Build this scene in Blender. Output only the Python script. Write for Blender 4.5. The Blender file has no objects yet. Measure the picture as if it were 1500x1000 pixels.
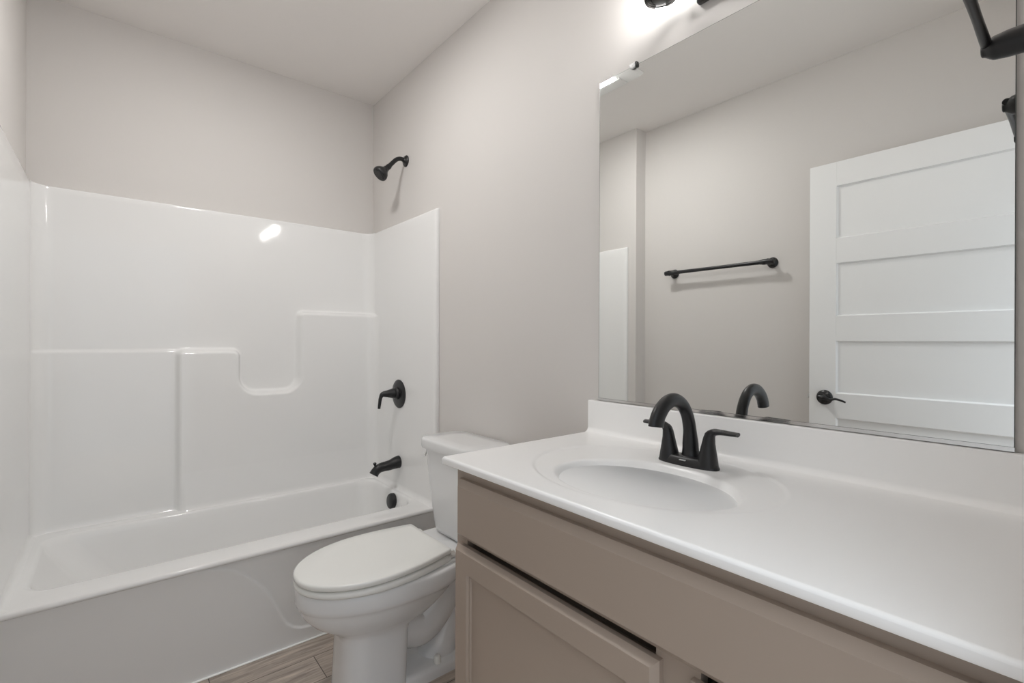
import bpy, bmesh, math, random
import numpy as np
from mathutils import Vector, Matrix

random.seed(4)
SC = bpy.context.scene
COL = SC.collection
PI = math.pi

# ------------------------------------------------------------ camera
FPX, YAW, PITCH, ROLL = 703.47, 0.6912, -0.0006, 0.0037
CAM = Vector((-1.2354, -2.8516, 1.2433))
fwd = Vector((math.sin(YAW)*math.cos(PITCH), math.cos(YAW)*math.cos(PITCH), math.sin(PITCH)))
rgt = Vector((math.cos(YAW), -math.sin(YAW), 0))
up = rgt.cross(fwd)
r2 = rgt*math.cos(ROLL) + up*math.sin(ROLL)
u2 = -rgt*math.sin(ROLL) + up*math.cos(ROLL)
cd = bpy.data.cameras.new('camera')
cam = bpy.data.objects.new('camera', cd)
COL.objects.link(cam)
cd.sensor_width = 36.0
cd.lens = FPX/1500.0*36.0
cd.clip_start = 0.01
m = Matrix((r2, u2, -fwd)).transposed().to_4x4()
m.translation = CAM
cam.matrix_world = m
SC.camera = cam

# ------------------------------------------------------------ world, exposure
w = bpy.data.worlds.new('hallway_daylight')
SC.world = w
w.use_nodes = True
bg = w.node_tree.nodes['Background']
bg.inputs[0].default_value = (0.86, 0.93, 1.0, 1)
HALL_LOW, HALL_HIGH = 1.05, 5.0      # the hallway is brighter overhead than at eye level
wn = w.node_tree
wtc = wn.nodes.new('ShaderNodeTexCoord')
wsx = wn.nodes.new('ShaderNodeSeparateXYZ')
wmr = wn.nodes.new('ShaderNodeMapRange')
wmr.interpolation_type = 'SMOOTHSTEP'
wmr.inputs['From Min'].default_value = 0.45
wmr.inputs['From Max'].default_value = 0.85
wmr.inputs['To Min'].default_value = HALL_LOW
wmr.inputs['To Max'].default_value = HALL_HIGH
wn.links.new(wtc.outputs['Generated'], wsx.inputs[0])
wn.links.new(wsx.outputs['Z'], wmr.inputs['Value'])
wn.links.new(wmr.outputs[0], bg.inputs[1])
SC.view_settings.view_transform = 'Standard'
SC.view_settings.look = 'None'
SC.view_settings.gamma = 1.0
SC.view_settings.exposure = 0.0
SC.cycles.max_bounces = 12
SC.cycles.diffuse_bounces = 8
SC.cycles.glossy_bounces = 6
SC.cycles.caustics_reflective = False
SC.cycles.caustics_refractive = False
SC.cycles.sample_clamp_indirect = 4.0

# ------------------------------------------------------------ materials
def mat(name, col, rough=0.5, metal=0.0, spec=0.5, coat=0.0, bump=None, emit=None, trans=0.0):
    mm = bpy.data.materials.new(name)
    mm.use_nodes = True
    nt = mm.node_tree
    b = nt.nodes['Principled BSDF']
    b.inputs['Base Color'].default_value = (*col, 1)
    b.inputs['Roughness'].default_value = rough
    b.inputs['Metallic'].default_value = metal
    b.inputs['Specular IOR Level'].default_value = spec
    b.inputs['Coat Weight'].default_value = coat
    b.inputs['Coat Roughness'].default_value = 0.05
    b.inputs['Transmission Weight'].default_value = trans
    if emit:
        b.inputs['Emission Color'].default_value = (*emit[0], 1)
        b.inputs['Emission Strength'].default_value = emit[1]
    if bump:
        scale, dist = bump
        tc = nt.nodes.new('ShaderNodeTexCoord')
        no = nt.nodes.new('ShaderNodeTexNoise')
        no.inputs['Scale'].default_value = scale
        no.inputs['Detail'].default_value = 3
        bp = nt.nodes.new('ShaderNodeBump')
        bp.inputs['Distance'].default_value = dist
        bp.inputs['Strength'].default_value = 0.35
        nt.links.new(tc.outputs['Object'], no.inputs['Vector'])
        nt.links.new(no.outputs['Fac'], bp.inputs['Height'])
        nt.links.new(bp.outputs['Normal'], b.inputs['Normal'])
    return mm

M = {}
M['wall'] = mat('greige_wall_paint', (0.655, 0.632, 0.612), 0.65, bump=(160, 0.0006))
M['ceiling'] = mat('ceiling_paint', (0.80, 0.775, 0.755), 0.8, bump=(120, 0.0006))
M['gel'] = mat('white_gelcoat', (0.82, 0.82, 0.815), 0.07, spec=0.42, coat=0.0)
M['porcelain'] = mat('white_porcelain', (0.75, 0.755, 0.76), 0.07, spec=0.5, coat=0.2)
M['seat'] = mat('white_seat_plastic', (0.82, 0.825, 0.80), 0.2)
M['marble'] = mat('white_cultured_marble', (0.92, 0.92, 0.915), 0.28)
M['vanity'] = mat('taupe_cabinet_paint', (0.325, 0.262, 0.215), 0.33)
M['cavity'] = mat('dark_cabinet_gap', (0.05, 0.04, 0.035), 0.8)
M['black'] = mat('matte_black_metal', (0.010, 0.010, 0.011), 0.36, spec=0.5)
M['black_satin'] = mat('satin_black_metal', (0.012, 0.012, 0.013), 0.28, spec=0.5)
M['chrome'] = mat('polished_chrome', (0.8, 0.8, 0.8), 0.12, metal=1.0)
M['mirror'] = mat('silvered_glass', (0.90, 0.915, 0.905), 0.0, metal=1.0)
M['glass_edge'] = mat('dark_glass_edge', (0.12, 0.13, 0.125), 0.25)
M['clip'] = mat('clear_plastic_clip', (0.85, 0.85, 0.85), 0.15, spec=0.6)
M['door'] = mat('white_door_paint', (0.86, 0.865, 0.865), 0.4)
M['trim'] = mat('white_trim_paint', (0.80, 0.80, 0.79), 0.4)
M['fan'] = mat('white_fan_plastic', (0.80, 0.80, 0.79), 0.45)
M['lens'] = mat('lit_fan_lens', (0.9, 0.9, 0.9), 0.4, emit=((1.0, 0.985, 0.965), 116.0))
M['bulb'] = mat('lit_bulb', (1, 1, 1), 0.4, emit=((1.0, 0.98, 0.955), 90.0))
M['caulk'] = mat('white_caulk', (0.92, 0.92, 0.91), 0.5)
M['logo'] = mat('pale_logo_print', (0.55, 0.55, 0.55), 0.4)

def glass_mat():
    mm = bpy.data.materials.new('clear_shade_glass')
    mm.use_nodes = True
    nt = mm.node_tree
    for n in list(nt.nodes):
        nt.nodes.remove(n)
    out = nt.nodes.new('ShaderNodeOutputMaterial')
    mix = nt.nodes.new('ShaderNodeMixShader')
    fr = nt.nodes.new('ShaderNodeFresnel')
    tr = nt.nodes.new('ShaderNodeBsdfTransparent')
    gl = nt.nodes.new('ShaderNodeBsdfGlossy')
    tr.inputs[0].default_value = (0.97, 0.97, 0.97, 1)
    gl.inputs['Roughness'].default_value = 0.02
    fr.inputs[0].default_value = 1.45
    nt.links.new(fr.outputs[0], mix.inputs[0])
    nt.links.new(tr.outputs[0], mix.inputs[1])
    nt.links.new(gl.outputs[0], mix.inputs[2])
    nt.links.new(mix.outputs[0], out.inputs[0])
    return mm
M['glass'] = glass_mat()

def floor_mat():
    mm = bpy.data.materials.new('wood_look_plank_tile')
    mm.use_nodes = True
    nt = mm.node_tree
    N, L = nt.nodes, nt.links
    b = N['Principled BSDF']
    b.inputs['Roughness'].default_value = 0.42
    tc = N.new('ShaderNodeTexCoord')
    mp = N.new('ShaderNodeMapping')
    mp.inputs['Location'].default_value = (0.6285, 0.90, 0)
    L.new(tc.outputs['Object'], mp.inputs['Vector'])
    br = N.new('ShaderNodeTexBrick')
    br.offset = 0.37
    br.inputs['Scale'].default_value = 1.0
    br.inputs['Brick Width'].default_value = 0.915
    br.inputs['Row Height'].default_value = 0.153
    br.inputs['Mortar Size'].default_value = 0.0016
    br.inputs['Mortar Smooth'].default_value = 0.1
    br.inputs['Bias'].default_value = 0.0
    br.inputs['Color1'].default_value = (0.42, 0.37, 0.33, 1)
    br.inputs['Color2'].default_value = (0.51, 0.455, 0.41, 1)
    br.inputs['Mortar'].default_value = (0.10, 0.085, 0.075, 1)
    L.new(mp.outputs[0], br.inputs['Vector'])
    gm = N.new('ShaderNodeMapping')
    gm.inputs['Scale'].default_value = (2.2, 26, 1)
    L.new(tc.outputs['Object'], gm.inputs['Vector'])
    n1 = N.new('ShaderNodeTexNoise')
    n1.inputs['Scale'].default_value = 2.2
    n1.inputs['Detail'].default_value = 9
    n1.inputs['Roughness'].default_value = 0.62
    n1.inputs['Distortion'].default_value = 1.1
    L.new(gm.outputs[0], n1.inputs['Vector'])
    cr = N.new('ShaderNodeValToRGB')
    cr.color_ramp.elements[0].position = 0.33
    cr.color_ramp.elements[0].color = (0.58, 0.55, 0.53, 1)
    cr.color_ramp.elements[1].position = 0.68
    cr.color_ramp.elements[1].color = (1.28, 1.25, 1.2, 1)
    L.new(n1.outputs['Fac'], cr.inputs[0])
    mx = N.new('ShaderNodeMix')
    mx.data_type = 'RGBA'
    mx.blend_type = 'MULTIPLY'
    mx.inputs[0].default_value = 1.0
    L.new(br.outputs['Color'], mx.inputs[6])
    L.new(cr.outputs[0], mx.inputs[7])
    L.new(mx.outputs[2], b.inputs['Base Color'])
    return mm
M['floor'] = floor_mat()

# ------------------------------------------------------------ helpers
class MB:
    """collects shapes and links them as ONE mesh object"""
    def __init__(self):
        self.bm = bmesh.new()

    def box(self, a, b, bev=0.0, seg=2):
        a, b = Vector(a), Vector(b)
        lo = Vector((min(a[i], b[i]) for i in range(3)))
        hi = Vector((max(a[i], b[i]) for i in range(3)))
        t = bmesh.new()
        vs = [t.verts.new((lo.x if i & 1 == 0 else hi.x, lo.y if i & 2 == 0 else hi.y, lo.z if i & 4 == 0 else hi.z)) for i in range(8)]
        for f in ((0, 2, 3, 1), (4, 5, 7, 6), (0, 1, 5, 4), (2, 6, 7, 3), (0, 4, 6, 2), (1, 3, 7, 5)):
            t.faces.new([vs[i] for i in f])
        if bev > 0:
            bmesh.ops.bevel(t, geom=list(t.edges), offset=bev, segments=seg, profile=0.5, affect='EDGES')
        self.join(t)
        return self

    def join(self, t):
        me = bpy.data.meshes.new('tmp')
        t.to_mesh(me)
        t.free()
        self.bm.from_mesh(me)
        bpy.data.meshes.remove(me)

    def grid(self, P, flip=False, wrap_u=False, wrap_v=False):
        """P: array [n][m] of points"""
        n, mm = len(P), len(P[0])
        V = [[self.bm.verts.new(tuple(P[i][j])) for j in range(mm)] for i in range(n)]
        for i in range(n if wrap_u else n-1):
            for j in range(mm if wrap_v else mm-1):
                q = [V[i][j], V[(i+1) % n][j], V[(i+1) % n][(j+1) % mm], V[i][(j+1) % mm]]
                if flip:
                    q.reverse()
                try:
                    self.bm.faces.new(q)
                except ValueError:
                    pass
        return V

    def loft(self, loops, cap0=True, cap1=True, flip=False):
        V = self.grid(loops, flip=flip, wrap_v=True)
        for cap, row in ((cap0, V[0]), (cap1, V[-1])):
            if cap:
                try:
                    self.bm.faces.new(row)
                except ValueError:
                    pass
        return self

    def lathe(self, prof, origin=(0, 0, 0), axis=(0, 0, 1), n=40, cap0=True, cap1=True):
        """prof: list of (radius, height along axis)"""
        ax = Vector(axis).normalized()
        e1 = ax.orthogonal().normalized()
        e2 = ax.cross(e1)
        o = Vector(origin)
        loops = []
        for r, h in prof:
            loops.append([o + ax*h + (e1*math.cos(2*PI*k/n) + e2*math.sin(2*PI*k/n))*max(r, 1e-5) for k in range(n)])
        return self.loft(loops, cap0, cap1)

    def tube(self, pts, rad, n=20, sx=None, upv=(0, 0, 1), samples=None, cap=True):
        """sweep an ellipse along a path; rad per point; sx = per-point width factor across the plane"""
        P = [Vector(p) for p in pts]
        R = list(rad) if hasattr(rad, '__len__') else [rad]*len(P)
        S = list(sx) if sx is not None else [1.0]*len(P)
        if samples:
            P, R, S = smooth_path(P, R, S, samples)
        loops = []
        for i, p in enumerate(P):
            t = (P[min(i+1, len(P)-1)] - P[max(i-1, 0)]).normalized()
            a = Vector(upv).cross(t)
            if a.length < 1e-4:
                a = Vector((1, 0, 0)).cross(t)
            a.normalize()
            b = t.cross(a)
            loops.append([p + (a*math.cos(2*PI*k/n)*S[i] + b*math.sin(2*PI*k/n))*R[i] for k in range(n)])
        return self.loft(loops, cap, cap)

    def build(self, name, material, parent=None, smooth=40, bevel=0.0, seg=2):
        bm = self.bm
        bmesh.ops.remove_doubles(bm, verts=bm.verts, dist=1e-6)
        bmesh.ops.recalc_face_normals(bm, faces=bm.faces)
        if smooth is not None:
            lim = math.radians(smooth)
            for f in bm.faces:
                f.smooth = True
            for e in bm.edges:
                if len(e.link_faces) == 2 and e.calc_face_angle(0) > lim:
                    e.smooth = False
        me = bpy.data.meshes.new(name)
        bm.to_mesh(me)
        bm.free()
        me.materials.append(material)
        o = bpy.data.objects.new(name, me)
        COL.objects.link(o)
        if parent is not None:
            o.parent = parent
            o.matrix_parent_inverse = Matrix.Translation(-parent.location) if parent.type == 'EMPTY' and parent.parent is None else Matrix()
        if bevel > 0:
            b = o.modifiers.new('bevel', 'BEVEL')
            b.width = bevel
            b.segments = seg
            b.limit_method = 'ANGLE'
        return o


def smooth_path(P, R, S, samples):
    """Catmull-Rom through the points"""
    out, ro, so = [], [], []
    n = len(P)
    for i in range(n-1):
        p0, p1, p2, p3 = P[max(i-1, 0)], P[i], P[i+1], P[min(i+2, n-1)]
        for k in range(samples):
            t = k/samples
            out.append(0.5*((2*p1) + (p2-p0)*t + (2*p0-5*p1+4*p2-p3)*t*t + (3*p1-p0-3*p2+p3)*t**3))
            u = t*t*(3-2*t)
            ro.append(R[i]*(1-u) + R[i+1]*u)
            so.append(S[i]*(1-u) + S[i+1]*u)
    out.append(P[-1]); ro.append(R[-1]); so.append(S[-1])
    return out, ro, so


def thing(name, label, cat, loc=(0, 0, 0), group=None):
    o = bpy.data.objects.new(name, None)
    COL.objects.link(o)
    o.location = loc
    o.empty_display_size = 0.05
    o['label'] = label
    o['category'] = cat
    if group:
        o['group'] = group
    return o


def tag(o, label, cat, group=None):
    o['label'] = label
    o['category'] = cat
    if group:
        o['group'] = group
    return o


def struct(o):
    o['kind'] = 'structure'
    return o


def rrect(x0, x1, y0, y1, r, z, k=10, ms=12):
    """rounded rectangle loop, counter-clockwise, constant point count"""
    pts = []
    cs = [(x1-r, y1-r, 0), (x0+r, y1-r, 90), (x0+r, y0+r, 180), (x1-r, y0+r, 270)]
    for ci, (cx, cy, a0) in enumerate(cs):
        arc = []
        for i in range(k+1):
            a = math.radians(a0 + 90*i/k)
            arc.append((cx+r*math.cos(a), cy+r*math.sin(a)))
        pts += arc
        nx, ny, na = cs[(ci+1) % 4]
        a = math.radians(na)
        q = (nx+r*math.cos(a), ny+r*math.sin(a))
        p = arc[-1]
        for i in range(1, ms):
            pts.append((p[0]+(q[0]-p[0])*i/ms, p[1]+(q[1]-p[1])*i/ms))
    return [Vector((x, y, z)) for x, y in pts]


def sstep(a, b, x):
    t = np.clip((x-a)/(b-a), 0, 1)
    return t*t*(3-2*t)


def fillet_poly(pts, rads, k=8):
    out = []
    n = len(pts)
    for i in range(n):
        p, a, b = np.array(pts[i], float), np.array(pts[i-1], float), np.array(pts[(i+1) % n], float)
        r = rads[i]
        if r <= 0:
            out.append(p)
            continue
        d1, d2 = (a-p)/np.linalg.norm(a-p), (b-p)/np.linalg.norm(b-p)
        ang = math.acos(np.clip(d1@d2, -1, 1))
        tl = r/math.tan(ang/2)
        s, e = p+d1*tl, p+d2*tl
        c = p + (d1+d2)/np.linalg.norm(d1+d2)*(r/math.sin(ang/2))
        a0, a1 = math.atan2(*(s-c)[::-1]), math.atan2(*(e-c)[::-1])
        da = (a1-a0+PI) % (2*PI) - PI
        for j in range(k+1):
            t = a0+da*j/k
            out.append(c+r*np.array([math.cos(t), math.sin(t)]))
    return np.array(out)


def poly_sdf(X, Y, poly):
    """signed distance, negative inside"""
    d2 = np.full(X.shape, 1e9)
    inside = np.zeros(X.shape, bool)
    n = len(poly)
    for i in range(n):
        ax, ay = poly[i]
        bx, by = poly[(i+1) % n]
        ex, ey = bx-ax, by-ay
        L2 = ex*ex+ey*ey
        if L2 < 1e-14:
            continue
        t = np.clip(((X-ax)*ex+(Y-ay)*ey)/L2, 0, 1)
        d2 = np.minimum(d2, (X-ax-t*ex)**2+(Y-ay-t*ey)**2)
        c = ((ay > Y) != (by > Y))
        with np.errstate(divide='ignore', invalid='ignore'):
            xi = ax+(Y-ay)/(by-ay if by != ay else 1e-12)*ex
        inside ^= (c & (X < xi))
    return np.where(inside, -1, 1)*np.sqrt(d2)

# ------------------------------------------------------------ room shell
W, ZC = 1.524, 2.703          # tub alcove width, ceiling height
XL, YJ = -1.629, -0.859       # main left wall, end of the alcove's left wall
YF = -2.85                    # inside face of the wall with the doorway
T = 0.11
DX0, DX1, DH = -1.592, -0.67, 2.165      # doorway

struct(MB().box((-1.9, -4.2, -0.05), (0.2, 0.2, 0)).build('floor', M['floor'], smooth=None))
struct(MB().box((-1.9, YF-T, ZC), (0.2, 0.2, ZC+0.08)).build('ceiling', M['ceiling'], smooth=None))
struct(MB().box((-W-0.25, 0, 0), (T, T, ZC)).build('wall_back', M['wall'], smooth=None))
struct(MB().box((0, YF-T, 0), (T, 0, ZC)).build('wall_right', M['wall'], smooth=None))
wl = MB().box((XL-T, YF-T, 0), (XL, YJ, ZC))
wl.box((XL-T, YJ, 0), (-W, 0, ZC))
struct(wl.build('wall_left', M['wall'], smooth=None))
wf = MB().box((XL, YF-T, 0), (DX0, YF, ZC)).box((DX1, YF-T, 0), (0, YF, ZC)).box((DX0, YF-T, DH), (DX1, YF, ZC))
struct(wf.build('wall_front', M['wall'], smooth=None))
trm = MB().box((DX1, YF, 0), (DX1+0.057, YF+0.012, DH+0.057), 0.003)
trm.box((DX0-0.03, YF, DH), (DX1, YF+0.012, DH+0.057), 0.003)
trm.box((DX1-0.012, YF-T, 0), (DX1, YF, DH)).box((DX0, YF-T, DH-0.012), (DX1-0.012, YF, DH)).box((DX0, YF-T, 0), (DX0+0.008, YF, DH-0.012))
struct(trm.build('trim_1', M['trim'], smooth=None))
bb = MB().box((-0.014, -1.797, 0), (0, -0.80, 0.095), 0.004)
struct(bb.build('baseboard_right', M['trim'], smooth=None))
bb = MB().box((XL, -2.83, 0), (XL+0.014, YJ-0.014, 0.095), 0.004).box((XL, YJ-0.014, 0), (-W+0.014, YJ, 0.095), 0.004)
struct(bb.build('baseboard_left', M['trim'], smooth=None))

# ------------------------------------------------------------ door (open against the left wall, seen in the mirror)
DXF, DT = -1.549, 0.035
DY0, DY1, DTOP = -2.832, -1.9165, 2.144
ST = 0.12
zs = [(2.023, 1.762), (1.638, 1.376), (1.250, 0.990), (0.866, 0.605), (0.480, 0.222)]
dm = MB()
rec = 0.013
dm.box((DXF-DT+rec, DY0+0.01, 0.02), (DXF-rec, DY1-0.01, DTOP-0.01))
for y0, y1 in ((DY0, DY0+ST), (DY1-ST, DY1)):
    dm.box((DXF-DT, y0, 0.012), (DXF, y1, DTOP), 0.0015, 1)
edges = [DTOP] + [z for p in zs for z in p] + [0.012]
for i in range(0, len(edges), 2):
    dm.box((DXF-DT, DY0+ST-0.001, edges[i+1]), (DXF, DY1-ST+0.001, edges[i]), 0.0012, 1)
for za, zb in zs:     # sloped bead around each recessed panel
    y0, y1 = DY0+ST, DY1-ST
    b = 0.005
    outer = [Vector((DXF-0.006, y, z)) for y, z in ((y0, zb), (y1, zb), (y1, za), (y0, za))]
    inner = [Vector((DXF-rec+0.0003, y, z)) for y, z in ((y0+b, zb+b), (y1-b, zb+b), (y1-b, za-b), (y0+b, za-b))]
    dm.loft([outer, inner], False, False)
door = struct(dm.build('door_1', M['door'], smooth=None))
KY, KZ = -1.988, 0.966
k = MB().lathe([(0.0, 0), (0.036, 0.0), (0.037, 0.004), (0.033, 0.009), (0.020, 0.013), (0.013, 0.016), (0.012, 0.045), (0.0, 0.047)], (DXF, KY, KZ), (1, 0, 0), cap0=False, cap1=False)
k.tube([(DXF+0.046, KY+0.012, KZ+0.004), (DXF+0.048, KY-0.01, KZ+0.002), (DXF+0.048, KY-0.035, KZ-0.006), (DXF+0.046, KY-0.06, KZ-0.001), (DXF+0.044, KY-0.085, KZ-0.007), (DXF+0.043, KY-0.102, KZ-0.014)],
       [0.010, 0.011, 0.007, 0.0055, 0.005, 0.004], samples=6, n=14)
ho = k.build('door_handle', M['black_satin'])
ho.parent = door
lo = MB().box((DXF-0.024, DY1, KZ-0.012), (DXF-0.010, DY1+0.011, KZ+0.012), 0.003).build('latch_bolt', M['chrome'])
lo.parent = door

# ------------------------------------------------------------ bathtub and shower surround
ZR = 0.425        # rim height
YR = -0.795       # front of the rim
ZS = 1.897        # top of the surround
PX = 0.021        # panel thickness
tub = thing('bathtub', 'glossy white one piece bathtub with molded shower surround in the alcove', 'bathtub', (-W/2, YR/2, 0))

O = 0.003
x0, x1, y0, y1 = -W+O, -O, YR, -O
loops = [rrect(x0, x1, y0+0.012, y1, 0.004, ZR-0.020), rrect(x0, x1, y0+0.003, y1, 0.004, ZR-0.019),
         rrect(x0, x1, y0, y1, 0.004, ZR-0.015), rrect(x0, x1, y0, y1, 0.005, ZR-0.010),
         rrect(x0+0.001, x1-0.001, y0+0.003, y1, 0.006, ZR-0.0035), rrect(x0+0.002, x1-0.002, y0+0.008, y1, 0.008, ZR-0.0005), rrect(x0+0.004, x1-0.004, y0+0.014, y1-0.002, 0.01, ZR)]
inn = [(-1.468, -0.050, -0.676, -0.100, .075, ZR), (-1.462, -0.055, -0.671, -0.105, .08, ZR-.001), (-1.456, -0.060, -0.666, -0.110, .085, ZR-.005), (-1.451, -0.064, -0.662, -0.114, .09, ZR-.012),
       (-1.444, -0.068, -0.658, -0.118, .09, ZR-.03), (-1.38, -0.082, -0.640, -0.130, .10, .30), (-1.29, -0.10, -0.612, -0.15, .12, .16), (-1.25, -0.12, -0.59, -0.17, .14, .118),
       (-1.19, -0.16, -0.55, -0.21, .13, .098), (-1.05, -0.28, -0.46, -0.31, .06, .092)]
loops += [rrect(*q) for q in inn]
tm = MB()
tm.loft(loops, False, True)
tm.build('tub', M['gel'], tub, smooth=50)

# apron with the embossed S-shaped curve
cx = [-1.524, -1.12, -1.04, -0.978, -0.935, -0.89, -0.845, -0.8075, -0.78, -0.758, -0.735, -0.715, -0.6945, -0.67, -0.64, -0.60, -0.50, 0.0]
cz = [0.418, 0.417, 0.4135, 0.406, 0.394, 0.374, 0.344, 0.3045, 0.268, 0.229, 0.180, 0.132, 0.097, 0.074, 0.060, 0.0555, 0.055, 0.055]
poly = np.array([(-1.6, -0.1)] + list(zip(cx, cz)) + [(0.1, 0.055), (0.1, -0.1)])
xs = np.concatenate([np.linspace(-W+O, -1.15, 10)[:-1], np.linspace(-1.15, -0.5, 180), np.linspace(-0.5, -O, 12)[1:]])
zz = np.linspace(0.003, ZR-0.018, 130)
X, Z = np.meshgrid(xs, zz, indexing='ij')
sd = poly_sdf(X, Z, poly)
Y = -0.769 - 0.013*Z/ZR - 0.0065*sstep(0.0045, -0.0045, sd)
am = MB()
am.grid(np.stack([X, Y, Z], -1))
am.build('apron', M['gel'], tub, smooth=60)
MB().box((-W+0.004, -0.785, 0.0), (-0.004, -0.766, 0.003), 0.001).build('caulk_bead', M['caulk'], tub)

# back panel: height field over (x, z)
RC = 0.062
ph = np.linspace(0, PI/2, 12)
left = -W+PX + RC*(1-np.cos(ph))
right = -PX - RC*(1-np.cos(ph))
xs = np.concatenate([left, np.linspace(-W+PX+RC, -PX-RC, 300)[1:-1], right[::-1]])
zb = ZR - 0.01
zz = np.concatenate([np.linspace(zb, 0.5, 30)[:-1], np.linspace(0.5, 1.46, 200), np.linspace(1.46, ZS-0.008, 24)[1:]])
X, Z = np.meshgrid(xs, zz, indexing='ij')
P0 = 0.056
shelf = [(-1.0, 0.2), (-1.0, 1.190), (-0.742, 1.190), (-0.742, 0.968), (-0.445, 0.968), (-0.445, 1.398), (0.3, 1.398), (0.3, 0.2)]
poly = fillet_poly(shelf, [0, .022, .030, .085, .085, .022, 0, 0])
sd = poly_sdf(X, Z, poly)
d = PX + P0*sstep(0.016, -0.012, sd)
# faint step on the left, and the crease near the rim
d += 0.010*sstep(1.200, 1.186, Z)*sstep(-0.985, -1.005, X)*sstep(0.0, 0.02, sd)
d += 0.012*np.clip((0.605-Z)/0.18, 0, 1)*sstep(0.0, -0.03, sd)
# coves into the side panels and into the rim
for tdist in (X+W-PX, -PX-X):
    q = np.clip((RC-tdist)/RC, 0, 1)
    d += RC*(1-np.sqrt(np.maximum(0, 1-q*q)))
rb = 0.028
q = np.clip((rb-(Z-ZR))/rb, 0, 1)
d += rb*(1-np.sqrt(np.maximum(0, 1-q*q)))*0.35
bp = MB()
P = np.stack([X, -d, Z], -1)
bp.grid(P)
# rounded top lip back to the wall
lipP = []
for i in range(len(xs)):
    dd = d[i, -1]
    row = [(X[i, -1], -dd, ZS-0.008), (X[i, -1], -dd+0.002, ZS-0.003), (X[i, -1], -dd+0.007, ZS), (X[i, -1], -0.001, ZS)]
    lipP.append(row)
bp.grid(lipP)
bp.build('back_panel', M['gel'], tub, smooth=60)

def side_panel(name, sgn):
    """sgn +1 = right wall (x=0), -1 = left alcove wall"""
    xw = 0.0 if sgn > 0 else -W
    mb = MB()
    ys = np.concatenate([np.linspace(-PX-0.002, -0.62, 40)[:-1], np.linspace(-0.62, YR+0.012, 16)])
    zz = np.concatenate([np.linspace(zb, 0.48, 24)[:-1], np.linspace(0.48, ZS-0.008, 30)])
    prof = [(y, PX) for y in ys]
    # a raised round bead along the front edge, turned back to the wall
    for a in np.linspace(0, PI/2, 7)[1:]:
        prof.append((YR+0.012-0.012*math.sin(a), PX-0.012+0.012*math.cos(a)))
    prof.append((YR, 0.001))
    rows = []
    for (y, t) in prof:
        row = []
        for z in zz:
            q = min(1, max(0, (rb-(z-ZR))/rb))
            dd = t + rb*(1-math.sqrt(max(0, 1-q*q)))*0.8*(1 if y > YR+0.013 else 0.3*(t/PX))
            row.append((xw-sgn*dd, y, z))
        rows.append(row)
    mb.grid(rows)
    lip = [[(xw-sgn*t, y, ZS-0.008), (xw-sgn*max(0.001, t-0.002), y, ZS-0.003), (xw-sgn*max(0.001, t-0.007), y, ZS), (xw-sgn*0.001, y, ZS)] for (y, t) in prof]
    mb.grid(lip)
    return mb.build(name, M['gel'], tub, smooth=60)
side_panel('side_panel', 1)
side_panel('side_panel', -1)

# ------------------------------------------------------------ shower and tub fittings (right wall)
YV = -0.405
sh = thing('shower_fixture', 'black shower head on a curved arm high on the right wall', 'shower head', (0, -0.44, 2.232))
ys_, zs_ = -0.44, 2.232
MB().lathe([(0.0, 0.0), (0.030, 0.0), (0.031, 0.004), (0.026, 0.010), (0.014, 0.015), (0.011, 0.02)], (0, ys_, zs_), (-1, 0, 0), cap0=False, cap1=False).build('flange', M['black'], sh)
MB().tube([(-0.004, ys_, zs_), (-0.034, ys_, zs_+0.005), (-0.060, ys_, zs_-0.006), (-0.085, ys_, zs_-0.032), (-0.107, ys_, zs_-0.057)], 0.0115, samples=8).build('shower_arm', M['black'], sh)
dirv = Vector((-0.70, 0, -0.71)).normalized()
o_ = Vector((-0.099, ys_, zs_-0.049))
hd = MB().lathe([(0.0, 0), (0.0135, 0), (0.0145, 0.004), (0.0145, 0.018), (0.0125, 0.020), (0.0125, 0.023), (0.016, 0.025), (0.017, 0.034), (0.022, 0.042), (0.034, 0.056), (0.040, 0.068), (0.041, 0.078), (0.039, 0.084), (0.035, 0.087), (0.030, 0.085), (0.028, 0.089), (0.012, 0.090), (0.0, 0.090)], o_, dirv, n=48, cap0=False, cap1=False)
hd.build('spray_head', M['black'], sh, smooth=35)
ft = MB()
e1 = Vector((0, 1, 0)); e2 = dirv.cross(e1)
for rr, nn in ((0.020, 14), (0.010, 8)):
    for q in range(nn):
        a = 2*PI*q/nn
        c = o_ + dirv*0.0885 + (e1*math.cos(a)+e2*math.sin(a))*rr
        ft.lathe([(0.0016, 0), (0.0014, 0.003), (0.0, 0.0032)], c, dirv, n=8, cap0=False, cap1=False)
ft.build('spray_nozzles', M['black_satin'], sh)

va = thing('shower_valve', 'round black shower valve plate with a drooping lever handle', 'shower valve', (-PX, YV, 0.950))
MB().lathe([(0.0, 0.0), (0.078, 0.0), (0.079, 0.003), (0.074, 0.007), (0.050, 0.0105), (0.038, 0.012), (0.0, 0.012)], (-PX, YV, 0.950), (-1, 0, 0), n=56, cap0=False, cap1=False).build('escutcheon', M['black'], va)
vb = MB().lathe([(0.0, 0.0), (0.033, 0.010), (0.034, 0.016), (0.031, 0.026), (0.026, 0.030), (0.0285, 0.034), (0.019, 0.070), (0.0155, 0.092), (0.010, 0.100), (0.0, 0.102)], (-PX, YV, 0.955), (-1, 0, 0), n=40, cap0=False, cap1=False)
vb.tube([(-PX-0.074, YV, 0.957), (-PX-0.096, YV+0.002, 0.953), (-PX-0.107, YV+0.004, 0.934), (-PX-0.111, YV+0.006, 0.906), (-PX-0.114, YV+0.008, 0.876)], [0.014, 0.0135, 0.0095, 0.0085, 0.0075], samples=6)
vb.build('lever_handle', M['black'], va)

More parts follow.
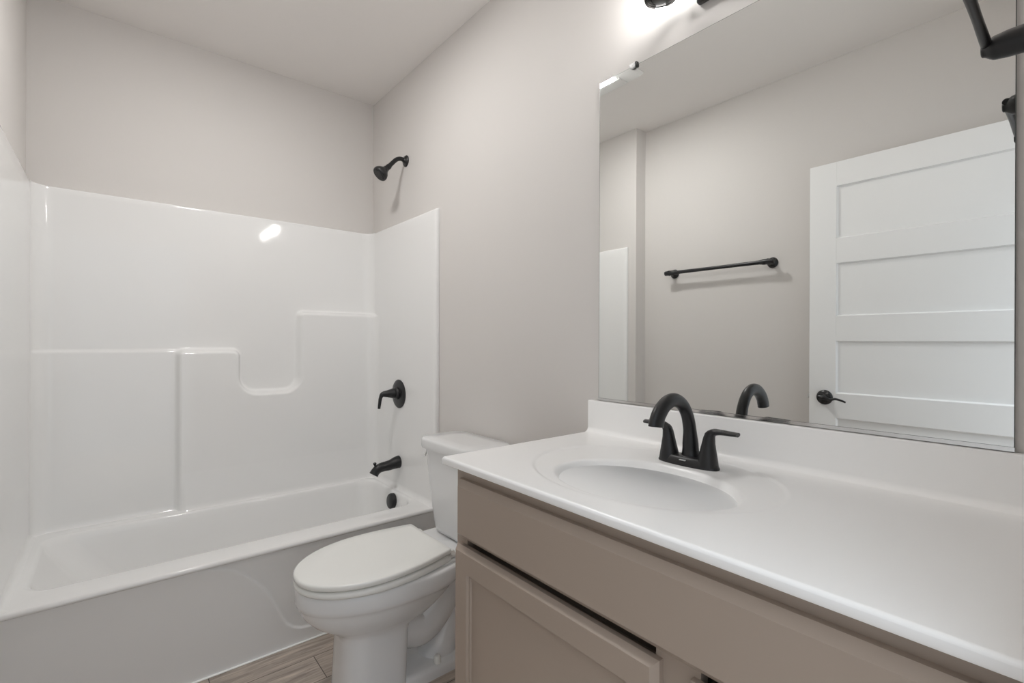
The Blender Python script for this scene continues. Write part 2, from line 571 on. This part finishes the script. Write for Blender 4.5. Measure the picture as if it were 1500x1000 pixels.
ts = thing('tub_spout', 'black tub spout with a diverter knob above the tub rim', 'tub spout', (-PX, YV, 0.566))
zp = 0.570
MB().tube([(-PX+0.001, YV, zp+0.004), (-PX-0.012, YV, zp+0.003), (-0.075, YV, zp-0.006), (-0.112, YV, zp-0.009), (-0.138, YV, zp-0.014), (-0.157, YV, zp-0.028), (-0.168, YV, zp-0.044)],
          [0.034, 0.033, 0.0275, 0.0255, 0.0245, 0.0235, 0.0245], samples=8, n=28).build('spout_body', M['black'], ts)
MB().lathe([(0.004, 0), (0.004, 0.014), (0.006, 0.017), (0.0095, 0.026), (0.008, 0.030), (0.0, 0.030)], (-0.158, YV, zp-0.010), (-0.14, 0, 1), cap0=False, cap1=False).build('diverter_knob', M['black'], ts)
ov = MB().lathe([(0.0, 0.0), (0.041, 0.0), (0.041, 0.014), (0.038, 0.020), (0.034, 0.0225), (0.0, 0.0235)], (-0.0715, -0.440, 0.377), (-1, 0, 0.12), n=48, cap0=False, cap1=False).build('overflow_cover', M['black'], smooth=35)
tag(ov, 'round black overflow cover inside the tub below the spout', 'overflow cover')

# ------------------------------------------------------------ toilet
TX, TY = -0.02, -1.208
toi = thing('toilet', 'white two piece toilet with closed elongated lid beside the vanity', 'toilet', (TX, TY, 0))

def egg(xf, xb, hw, z, nb=2.6, nf=2.0, xm=None, n=72, dz=0.0):
    """outline: elliptical front, squarer back; xm = x of greatest width"""
    if xm is None:
        xm = xb + (xf-xb)*0.42
    pts = []
    for i in range(n):
        a = 2*PI*i/n
        c, s = math.cos(a), math.sin(a)
        e = nf if c > 0 else nb
        L = (xm-xf) if c > 0 else (xb-xm)
        x = xm - math.copysign(abs(c)**(2/e), c)*L
        y = math.copysign(abs(s)**(2/e), s)*hw
        pts.append(Vector((x, TY+y, z + dz*(x-xb)/(xf-xb))))
    return pts

bowl = MB()
lv = [  # xf, xb, hw, z, nb, nf
    (-0.652, -0.43, 0.113, 0.0, 6, 3.4), (-0.652, -0.43, 0.112, 0.02, 6, 3.4), (-0.646, -0.425, 0.108, 0.12, 6, 3.4), (-0.643, -0.42, 0.107, 0.225, 6, 3.2),
    (-0.646, -0.41, 0.109, 0.245, 5, 2.9), (-0.660, -0.37, 0.116, 0.258, 4.5, 2.6), (-0.692, -0.33, 0.132, 0.276, 4, 2.3), (-0.728, -0.30, 0.152, 0.300, 3.6, 2.15), (-0.755, -0.265, 0.169, 0.329, 3.4, 2.05), (-0.767, -0.24, 0.179, 0.352, 3.2, 2.0),
    (-0.770, -0.23, 0.183, 0.362, 3.2, 2.0), (-0.772, -0.225, 0.1865, 0.366, 3.2, 2.0), (-0.778, -0.21, 0.192, 0.374, 3.2, 2.0), (-0.780, -0.205, 0.194, 0.385, 3.2, 2.0), (-0.780, -0.20, 0.194, 0.424, 3.2, 2.0), (-0.776, -0.205, 0.190, 0.431, 3.2, 2.0), (-0.766, -0.21, 0.182, 0.434, 3.2, 2.0)]
bowl.loft([egg(xf, xb, hw, z, nb, nf, n=96) for xf, xb, hw, z, nb, nf in lv])
bo = bowl.build('bowl', M['porcelain'], toi, smooth=45)
# deck carrying the tank, the trapway and the foot
dk = MB()
dk.loft([rrect(-0.40, -0.032, TY-0.135, TY+0.135, 0.05, 0.345), rrect(-0.40, -0.03, TY-0.152, TY+0.152, 0.05, 0.38), rrect(-0.40, -0.028, TY-0.158, TY+0.158, 0.05, 0.40), rrect(-0.40, -0.028, TY-0.158, TY+0.158, 0.05, 0.438), rrect(-0.39, -0.034, TY-0.152, TY+0.152, 0.045, 0.443)])
dk.build('tank_deck', M['porcelain'], toi, smooth=45)
tw = MB()
tw.tube([(-0.46, TY, 0.235), (-0.40, TY, 0.19), (-0.335, TY, 0.175), (-0.275, TY, 0.225), (-0.235, TY, 0.30), (-0.19, TY, 0.365)], [0.075, 0.082, 0.084, 0.086, 0.09, 0.10], samples=8, n=28, sx=[1.05]*6)
tw.tube([(-0.14, TY, 0.34), (-0.165, TY, 0.25), (-0.20, TY, 0.15), (-0.24, TY, 0.06), (-0.25, TY, 0.02)], [0.075, 0.07, 0.066, 0.07, 0.085], samples=8, n=28, sx=[1.0]*5)
tw.build('trapway', M['porcelain'], toi, smooth=50)
fo = MB()
fo.loft([egg(-0.47, -0.09, 0.106, 0.0, 4, 5, n=64), egg(-0.47, -0.09, 0.106, 0.026, 4, 5, n=64), egg(-0.465, -0.095, 0.101, 0.036, 4, 5, n=64), egg(-0.45, -0.11, 0.086, 0.041, 4, 5, n=64)])
fo.build('foot', M['porcelain'], toi, smooth=45)
for s in (-1, 1):
    MB().lathe([(0.013, 0.0), (0.0145, 0.004), (0.0135, 0.022), (0.010, 0.029), (0.0, 0.032)], (-0.30, TY+s*0.080, 0.036), (0, 0, 1), cap0=False, cap1=False).build('bolt_cap', M['seat'], toi)

def seat_loop(xf, xb, hb, hw, z, dz, n=56):
    """closed loop: straight back edge, widening then rounding to the front"""
    pts = []
    xm = -0.52
    for i in range(n+1):                # from back-left corner round the front to back-right
        t = i/n
        a = PI*t
        c, s = math.cos(a), math.sin(a)
        # front half as ellipse around xm, back half widening
        pts.append((c, s))
    out = []
    # left side (y+), back -> xm
    nb = 16
    side = []
    for i in range(nb):
        u = i/nb
        x = xb + (xm-xb)*u
        side.append((x, hb+(hw-hb)*math.sin(u*PI/2)))
    front = []
    nf = 40
    for i in range(nf+1):
        a = PI/2*(1-2*i/nf)
        cc, ss = math.cos(a), math.sin(a)
        front.append((xm-(xm-xf)*abs(cc)**(2/2.05), math.copysign(abs(ss)**(2/2.05), ss)*hw))
    full = side + front + [(x, -y) for x, y in side[::-1]]
    for x, y in full:
        out.append(Vector((x, TY+y, z+dz*(x-xb)/(xf-xb))))
    return out
DZ = -0.012
st = MB()
st.loft([seat_loop(-0.771, -0.292, 0.142, 0.183, 0.436, DZ*.4), seat_loop(-0.780, -0.287, 0.150, 0.191, 0.438, DZ*.5), seat_loop(-0.784, -0.286, 0.153, 0.194, 0.445, DZ*.6), seat_loop(-0.783, -0.287, 0.152, 0.193, 0.455, DZ*.8), seat_loop(-0.777, -0.290, 0.147, 0.187, 0.4615, DZ), seat_loop(-0.765, -0.295, 0.137, 0.176, 0.463, DZ)])
st.build('seat', M['seat'], toi, smooth=60)
ld = MB()
ld.loft([seat_loop(-0.765, -0.295, 0.140, 0.177, 0.4665, DZ), seat_loop(-0.780, -0.288, 0.152, 0.190, 0.4675, DZ), seat_loop(-0.784, -0.287, 0.155, 0.193, 0.471, DZ), seat_loop(-0.784, -0.287, 0.155, 0.193, 0.481, DZ), seat_loop(-0.782, -0.288, 0.153, 0.191, 0.485, DZ), seat_loop(-0.777, -0.290, 0.150, 0.186, 0.487, DZ), seat_loop(-0.70, -0.31, 0.12, 0.14, 0.4885, DZ)])
ld.build('lid', M['seat'], toi, smooth=50)
for s in (-1, 1):
    h = MB().box((-0.30, TY+s*0.115, 0.443), (-0.252, TY+s*0.145, 0.463), 0.005, 3)
    h.lathe([(0.0, 0), (0.0085, 0), (0.0085, 0.026), (0.0, 0.026)], (-0.281, TY+s*0.142-0.013, 0.470), (0, 1, 0), cap0=False, cap1=False)
    h.build('hinge', M['seat'], toi)

ZT = 0.838
tk = MB()
def tkl(f, bck, hw, r, z):
    return rrect(f, bck, TY-hw, TY+hw, r, z)
tk.loft([tkl(-0.178, -0.045, 0.132, 0.05, 0.446), tkl(-0.194, -0.035, 0.147, 0.055, 0.452), tkl(-0.200, -0.030, 0.153, 0.058, 0.468), tkl(-0.214, -0.026, 0.172, 0.06, 0.62), tkl(-0.224, -0.024, 0.186, 0.06, 0.78), tkl(-0.224, -0.024, 0.187, 0.06, 0.800)])
tk.build('tank', M['porcelain'], toi, smooth=50)
tl = MB()
tl.loft([tkl(-0.230, -0.020, 0.192, 0.062, 0.793), tkl(-0.240, -0.016, 0.200, 0.066, 0.796), tkl(-0.242, -0.014, 0.202, 0.068, 0.802), tkl(-0.242, -0.014, 0.202, 0.068, 0.828), tkl(-0.240, -0.016, 0.200, 0.066, 0.8345), tkl(-0.235, -0.021, 0.195, 0.062, ZT-0.0005), tkl(-0.18, -0.07, 0.12, 0.03, ZT+0.0005)])
tl.build('tank_lid', M['porcelain'], toi, smooth=50)
lev = MB().lathe([(0.0, 0.0), (0.010, 0.0), (0.010, 0.005), (0.0, 0.007)], (-0.165, TY+0.183, 0.772), (0, 1, 0), cap0=False, cap1=False)
lev.tube([(-0.165, TY+0.189, 0.772), (-0.180, TY+0.193, 0.770), (-0.196, TY+0.193, 0.762), (-0.204, TY+0.191, 0.748)], [0.005, 0.0045, 0.005, 0.0055], samples=5, n=14)
lev.build('trip_lever', M['chrome'], toi)['label'] = 'chrome trip lever'

# ------------------------------------------------------------ vanity cabinet
VY0, VY1 = -2.846, -1.805
VX = -0.550
van = thing('vanity_cabinet', 'taupe painted vanity cabinet with false drawer front under the white counter', 'cabinet', (VX/2, (VY0+VY1)/2, 0))
vb = MB().box((VX+0.06, VY0, 0.10), (-0.004, VY1-0.016, 0.69)).box((VX+0.02, VY1-0.016, 0.10), (-0.004, VY1, 0.924))
# face frame
vb.box((VX, VY0, 0.10), (VX+0.02, VY1, 0.14)).box((VX, VY0, 0.762), (VX+0.02, VY1, 0.924))
for ya, yb in ((VY1-0.045, VY1), (-2.475, -2.397), (VY0, VY0+0.045)):
    vb.box((VX, ya, 0.1395), (VX+0.02, yb, 0.7625))
vb.box((VX+0.07, VY0, 0.0), (-0.004, VY1, 0.101))
vb.build('carcass', M['vanity'], van, smooth=None)

def slab(mb, y0, y1, z0, z1, xb, t, ch):
    """panel with a chamfered front edge facing -x"""
    lo = [Vector((xb, y, z)) for y, z in ((y0, z0), (y1, z0), (y1, z1), (y0, z1))]
    md = [Vector((xb-t*0.45, p.y, p.z)) for p in lo]
    fr = [Vector((xb-t, y, z)) for y, z in ((y0+ch, z0+ch), (y1-ch, z0+ch), (y1-ch, z1-ch), (y0+ch, z1-ch))]
    return lo, md, fr
sf = MB()
sf.loft(list(slab(sf, VY0+0.012, -1.829, 0.751, 0.896, VX, 0.026, 0.015)))
sf.build('false_drawer_front', M['vanity'], van, smooth=20)

def cab_door(y0, y1, z0, z1):
    mb = MB()
    lo, md, fr = slab(mb, y0, y1, z0, z1, VX, 0.024, 0.010)
    fw = 0.057
    def rect(ins, x):
        return [Vector((x, y, z)) for y, z in ((y0+ins, z0+ins), (y1-ins, z0+ins), (y1-ins, z1-ins), (y0+ins, z1-ins))]
    xf = VX-0.024
    mb.loft([lo, md, fr, rect(fw, xf), rect(fw+0.003, xf+0.006), rect(fw+0.007, xf+0.0065), rect(fw+0.009, xf+0.011)], True, True)
    return mb.build('cabinet_door', M['vanity'], van, smooth=20)
cab_door(-2.410, -1.823, 0.118, 0.731)
cab_door(VY0+0.012, -2.464, 0.118, 0.731)

# ------------------------------------------------------------ vanity top with integral sink
CZ, CT = 0.946, 0.020
CXF, CY0, CY1 = -0.584, -2.847, -1.782
SX, SY = -0.350, -2.222
top = thing('sink_countertop', 'white cultured marble vanity top with integral oval sink and backsplash', 'countertop', (-0.29, -2.31, CZ))
BX, BY = 0.158, 0.216        # bowl half axes
OX, OY = 0.2356, 0.2938        # outer ring half axes
FYC = -2.219                 # faucet
xs = np.concatenate([CXF + 0.006*(1-np.cos(np.linspace(0, PI/2, 7)))[:-1], np.linspace(CXF+0.006, -0.003, 170)])
ys = np.concatenate([np.linspace(CY0, -2.56, 20)[:-1], np.linspace(-2.56, -1.93, 210)[:-1], np.linspace(-1.93, CY1-0.006, 40)[:-1], CY1-0.006+0.006*np.sin(np.linspace(0, PI/2, 6))])
X, Yg = np.meshgrid(xs, ys, indexing='ij')
ro = np.sqrt(((X+0.2933)/OX)**2 + ((Yg+2.1984)/OY)**2)
rbw = np.sqrt(((X-SX)/BX)**2 + ((Yg-SY)/BY)**2)
rec = 0.0030*sstep(1.0, 0.965, ro) + 0.003*sstep(0.97, 0.70, ro)*sstep(-0.20, -0.26, X)
q = np.clip(1.02-rbw, 0, 1.02)/1.02
depth = 0.125*(1-np.clip(1-q, 0, 1)**2.4)*sstep(0.0, 0.15, q)
Zg = CZ - rec - depth
qf = np.clip((CXF+0.006-X)/0.006, 0, 1)
Zg -= 0.006*(1-np.sqrt(np.maximum(0, 1-qf*qf)))
qe = np.clip((Yg-(CY1-0.006))/0.006, 0, 1)
Zg -= 0.006*(1-np.sqrt(np.maximum(0, 1-qe*qe)))
tm = MB()
tm.grid(np.stack([X, Yg, Zg], -1))
fr_ = [[(CXF, y, CZ-0.006), (CXF+0.0005, y, CZ-CT+0.005), (CXF+0.004, y, CZ-CT), (-0.003, y, CZ-CT)] for y in (CY0, CY1)]
fr_[1] = [(a, CY1, c) for a, b, c in fr_[1]]
tm.grid(fr_)
tm.grid([[(x, CY1, float(z)) for x, z in zip(xs, Zg[:, -1])], [(x, CY1, CZ-CT) for x in xs]])
tm.build('counter', M['marble'], top, smooth=50)
# backsplash with a cove at its foot
BT, BZ = 0.021, 1.049
pr = [(-0.002, CZ-0.003)]
rcv = 0.016
for a in np.linspace(0, PI/2, 9):
    pr.append((-BT-rcv+rcv*math.sin(a), CZ-0.0005+rcv-rcv*math.cos(a)))
for a in np.linspace(0, PI/2, 5):
    pr.append((-BT+0.004-0.004*math.cos(a), BZ-0.004+0.004*math.sin(a)))
pr.append((-0.002, BZ))
YB1 = -1.772
MB().loft([[Vector((x, y, z)) for x, z in pr] for y in (CY0, CY1-0.006, CY1)]).build('backsplash', M['marble'], top, smooth=35)
MB().lathe([(0.0, 0.004), (0.022, 0.004), (0.024, 0.002), (0.024, -0.004)], (SX, SY, CZ-0.0075-0.124), (0, 0, 1), cap0=False, cap1=False).build('drain', M['black_satin'], top)

# ------------------------------------------------------------ faucet
FX = -0.150
FZ = CZ-0.0035
fa = thing('bathroom_faucet', 'matte black two handle faucet with arched spout behind the sink', 'faucet', (FX, FYC, FZ))
def oval(hx, hy, z, cx=FX, cy=FYC, n=48, e=2.4):
    return [Vector((cx+math.copysign(abs(math.cos(2*PI*i/n))**(2/e), math.cos(2*PI*i/n))*hx, cy+math.copysign(abs(math.sin(2*PI*i/n))**(2/e), math.sin(2*PI*i/n))*hy, z)) for i in range(n)]
MB().loft([oval(0.027, 0.079, FZ), oval(0.027, 0.079, FZ+0.004), oval(0.024, 0.075, FZ+0.012), oval(0.021, 0.070, FZ+0.019), oval(0.017, 0.064, FZ+0.022)]).build('base_plate', M['black'], fa, smooth=50)
sp = [(FX+0.014, 0.010), (FX+0.012, 0.045), (FX+0.007, 0.09), (FX-0.006, 0.125), (FX-0.031, 0.152), (FX-0.064, 0.163), (FX-0.097, 0.156), (FX-0.123, 0.136), (FX-0.134, 0.116), (FX-0.136, 0.107)]
MB().tube([(x, FYC, FZ+z) for x, z in sp], [0.024, 0.019, 0.0155, 0.0145, 0.0140, 0.0138, 0.0140, 0.0143, 0.0145, 0.0145], sx=[1.0, 1.0, 1.0, 1.05, 1.12, 1.2, 1.3, 1.42, 1.5, 1.52], samples=8, n=28, upv=(0, 1, 0)).build('spout', M['black'], fa, smooth=50)
for s in (-1, 1):
    yc = FYC+s*0.051
    h = MB()
    hl = []
    for hx, hy, z, oy in ((0.0235, 0.0245, 0.006, 0), (0.0225, 0.0225, 0.020, 0), (0.019, 0.0185, 0.040, 0.001), (0.0155, 0.0145, 0.060, 0.002), (0.0135, 0.0125, 0.076, 0.004), (0.012, 0.012, 0.086, 0.008), (0.010, 0.011, 0.091, 0.012)):
        hl.append(oval(hx, hy, FZ+z, cy=yc+s*oy, e=2.2, n=36))
    h.loft(hl)
    pts = [(FX, yc+s*0.000, FZ+0.078), (FX, yc+s*0.014, FZ+0.088), (FX, yc+s*0.034, FZ+0.0905), (FX, yc+s*0.054, FZ+0.0905), (FX, yc+s*0.072, FZ+0.0905)]
    h.tube(pts, [0.009, 0.0085, 0.0062, 0.0056, 0.0050], sx=[1.2, 1.4, 1.9, 2.0, 2.1], samples=6, n=22)
    h.build('lever_handle', M['black'], fa, smooth=50)
MB().box((FX-0.0277, FYC-0.008, FZ+0.0135), (FX-0.021, FYC+0.008, FZ+0.0155), 0.0005, 1).build('logo_mark', M['logo'], fa)

# ------------------------------------------------------------ wall mirror
MY0, MY1, MZ0, MZ1 = -2.7645, -1.8145, 1.0565, 2.0917
mi = thing('wall_mirror', 'large frameless wall mirror above the backsplash', 'mirror', (0, (MY0+MY1)/2, MZ0))
mg = MB()
mg.box((-0.0058, MY0+0.0012, MZ0+0.0012), (-0.006, MY1-0.0012, MZ1-0.0012))
mg.build('mirror_glass', M['mirror'], mi, smooth=None)
MB().box((-0.0057, MY0, MZ0), (-0.0004, MY1, MZ1)).build('glass_backing', M['glass_edge'], mi, smooth=None)
MB().box((-0.009, MY0, MZ0-0.0060), (-0.0004, MY1, MZ0-0.0005)).box((-0.009, MY0, MZ0-0.0005), (-0.0078, MY1, MZ0+0.0018)).build('bottom_channel', M['chrome'], mi, smooth=None)
cl = MB()
yc = -1.949
cl.tube([(-0.009, yc+0.012, MZ1+0.006), (-0.010, yc+0.006, MZ1-0.004), (-0.0105, yc-0.004, MZ1-0.007), (-0.010, yc-0.011, MZ1+0.002)], [0.003, 0.004, 0.004, 0.003], samples=5, n=10)
cl.box((-0.011, yc-0.010, MZ1-0.002), (-0.0005, yc+0.010, MZ1+0.009), 0.002)
cl.build('mirror_clip', M['clip'], mi)
MB().box((-0.0135, yc-0.0155, MZ1-0.0085), (-0.0005, yc-0.0075, MZ1+0.008), 0.002, 1).build('clip_screw', M['black_satin'], mi)

# ------------------------------------------------------------ vanity light above the mirror
LX, LZ = -0.076, 2.186
LY = (-2.089, -2.289, -2.489)
vl = thing('vanity_light', 'black three lamp vanity light with clear shades above the mirror', 'light', (0, LY[1], LZ))
MB().box((-0.018, LY[1]-0.128, 2.164), (0, LY[1]+0.128, 2.275), 0.004).build('back_plate', M['black_satin'], vl)
for i, y in enumerate(LY):
    if i == 1:
        apts = [(-0.016, y, 2.225), (-0.04, y, 2.222), (LX+0.006, y, 2.205), (LX, y, 2.182)]
    else:
        s = 1 if i == 0 else -1
        apts = [(-0.012, y-s*0.080, 2.225), (-0.05, y-s*0.072, 2.222), (LX, y-s*0.040, 2.205), (LX, y-s*0.010, 2.186)]
    MB().tube(apts, 0.007, samples=6, n=14).build('arm', M['black_satin'], vl)
    MB().lathe([(0.0, 0.002), (0.022, 0.002), (0.026, 0.005), (0.025, 0.014), (0.021, 0.020), (0.021, 0.042), (0.017, 0.046), (0.0, 0.046)], (LX, y, LZ), cap0=False, cap1=False).build('lamp_holder', M['black_satin'], vl)
    MB().lathe([(0.022, 0.0), (0.036, 0.0), (0.043, 0.004), (0.046, 0.014), (0.050, 0.08), (0.054, 0.160), (0.0522, 0.160), (0.0482, 0.08), (0.0442, 0.015), (0.0415, 0.0065), (0.036, 0.003), (0.022, 0.003)], (LX, y, LZ), cap0=False, cap1=False).build('glass_shade', M['glass'], vl)
    MB().lathe([(0.012, 0.044), (0.013, 0.060), (0.024, 0.090), (0.029, 0.108), (0.028, 0.120), (0.020, 0.134), (0.008, 0.141), (0.0, 0.142)], (LX, y, LZ), cap0=True, cap1=False).build('bulb', M['bulb'], vl)

# ------------------------------------------------------------ ceiling exhaust fan with light (seen in the mirror)
FXC = (-0.985, -0.665)
FYY = (-1.300, -0.93)
fan = thing('exhaust_fan', 'white ceiling exhaust fan cover with a lit lens', 'fan', (-0.82, -1.115, ZC))
fc = MB()
fx0, fx1 = FXC
fy0, fy1 = FYY
lx0, lx1, ly0, ly1 = -0.93, -0.72, -1.195, -1.035
zc0 = ZC-0.018
fc.loft([rrect(fx0, fx1, fy0, fy1, 0.012, ZC-0.001, 4, 4), rrect(fx0, fx1, fy0, fy1, 0.012, ZC-0.006, 4, 4), rrect(fx0+0.012, fx1-0.012, fy0+0.012, fy1-0.012, 0.012, zc0, 4, 4)])
fc.build('fan_cover', M['fan'], fan, smooth=30)
for xs0 in (fx0+0.018, fx1-0.018-0.070):
    gr = MB().box((xs0-0.003, fy0+0.10, zc0-0.0015), (xs0+0.073, fy1-0.02, zc0))
    for i in range(11):
        x = xs0+i*0.0064
        gr.box((x, fy0+0.10, zc0-0.006), (x+0.003, fy1-0.02, zc0-0.001))
    gr.build('grille', M['fan'], fan, smooth=None)
MB().loft([rrect(-0.893, -0.757, fy0+0.115, fy1-0.02, 0.012, zc0, 4, 4), rrect(-0.893, -0.757, fy0+0.115, fy1-0.02, 0.012, zc0-0.006, 4, 4), rrect(-0.886, -0.764, fy0+0.125, fy1-0.03, 0.012, zc0-0.011, 4, 4)]).build('light_lens', M['lens'], fan, smooth=30)

# ------------------------------------------------------------ towel bars
TZ = 1.690
tb = thing('towel_bar', 'long black towel bar on the left wall seen in the mirror', 'towel bar', (XL, -1.398, TZ))
TXB = -1.563
for y in (-1.0917, -1.7044):
    MB().lathe([(0.0, 0.0), (0.029, 0.0), (0.030, 0.004), (0.026, 0.010), (0.015, 0.018), (0.0125, 0.035), (0.0135, 0.055), (0.018, 0.066), (0.015, 0.078), (0.0, 0.081)], (XL, y, TZ), (1, 0, 0), cap0=False, cap1=False).build('post', M['black'], tb)
MB().tube([(TXB, -1.7044-0.030, TZ), (TXB, -1.7044-0.026, TZ), (TXB, -1.7044+0.02, TZ), (TXB, -1.7044+0.07, TZ), (TXB, -1.398, TZ), (TXB, -1.0917-0.07, TZ), (TXB, -1.0917-0.02, TZ), (TXB, -1.0917+0.026, TZ), (TXB, -1.0917+0.030, TZ)], [0.011, 0.015, 0.0165, 0.0115, 0.0105, 0.0115, 0.0165, 0.015, 0.011], samples=4, n=20).build('bar', M['black'], tb)

HX, HY, HZ = -0.150, -2.7415, 1.716
hb = thing('hand_towel_bar', 'short black hand towel bar close to the camera right of the mirror', 'towel bar', (HX-0.12, YF, HZ))
for x in (HX, HX-0.23):
    MB().tube([(x, YF, HZ), (x, YF+0.006, HZ), (x, YF+0.02, HZ), (x, YF+0.05, HZ), (x, HY-0.028, HZ), (x, HY-0.010, HZ), (x, HY+0.004, HZ), (x, HY+0.007, HZ)], [0.030, 0.030, 0.025, 0.0215, 0.0205, 0.0185, 0.010, 0.007], samples=5, n=24).build('post', M['black'], hb)
HB = HZ+0.006
MB().tube([(HX+0.013, HY, HB), (HX+0.009, HY, HB), (HX-0.02, HY, HB), (HX-0.115, HY, HB), (HX-0.21, HY, HB), (HX-0.239, HY, HB), (HX-0.243, HY, HB)], [0.005, 0.007, 0.0070, 0.0062, 0.0070, 0.007, 0.005], samples=3, n=20).build('bar', M['black'], hb)
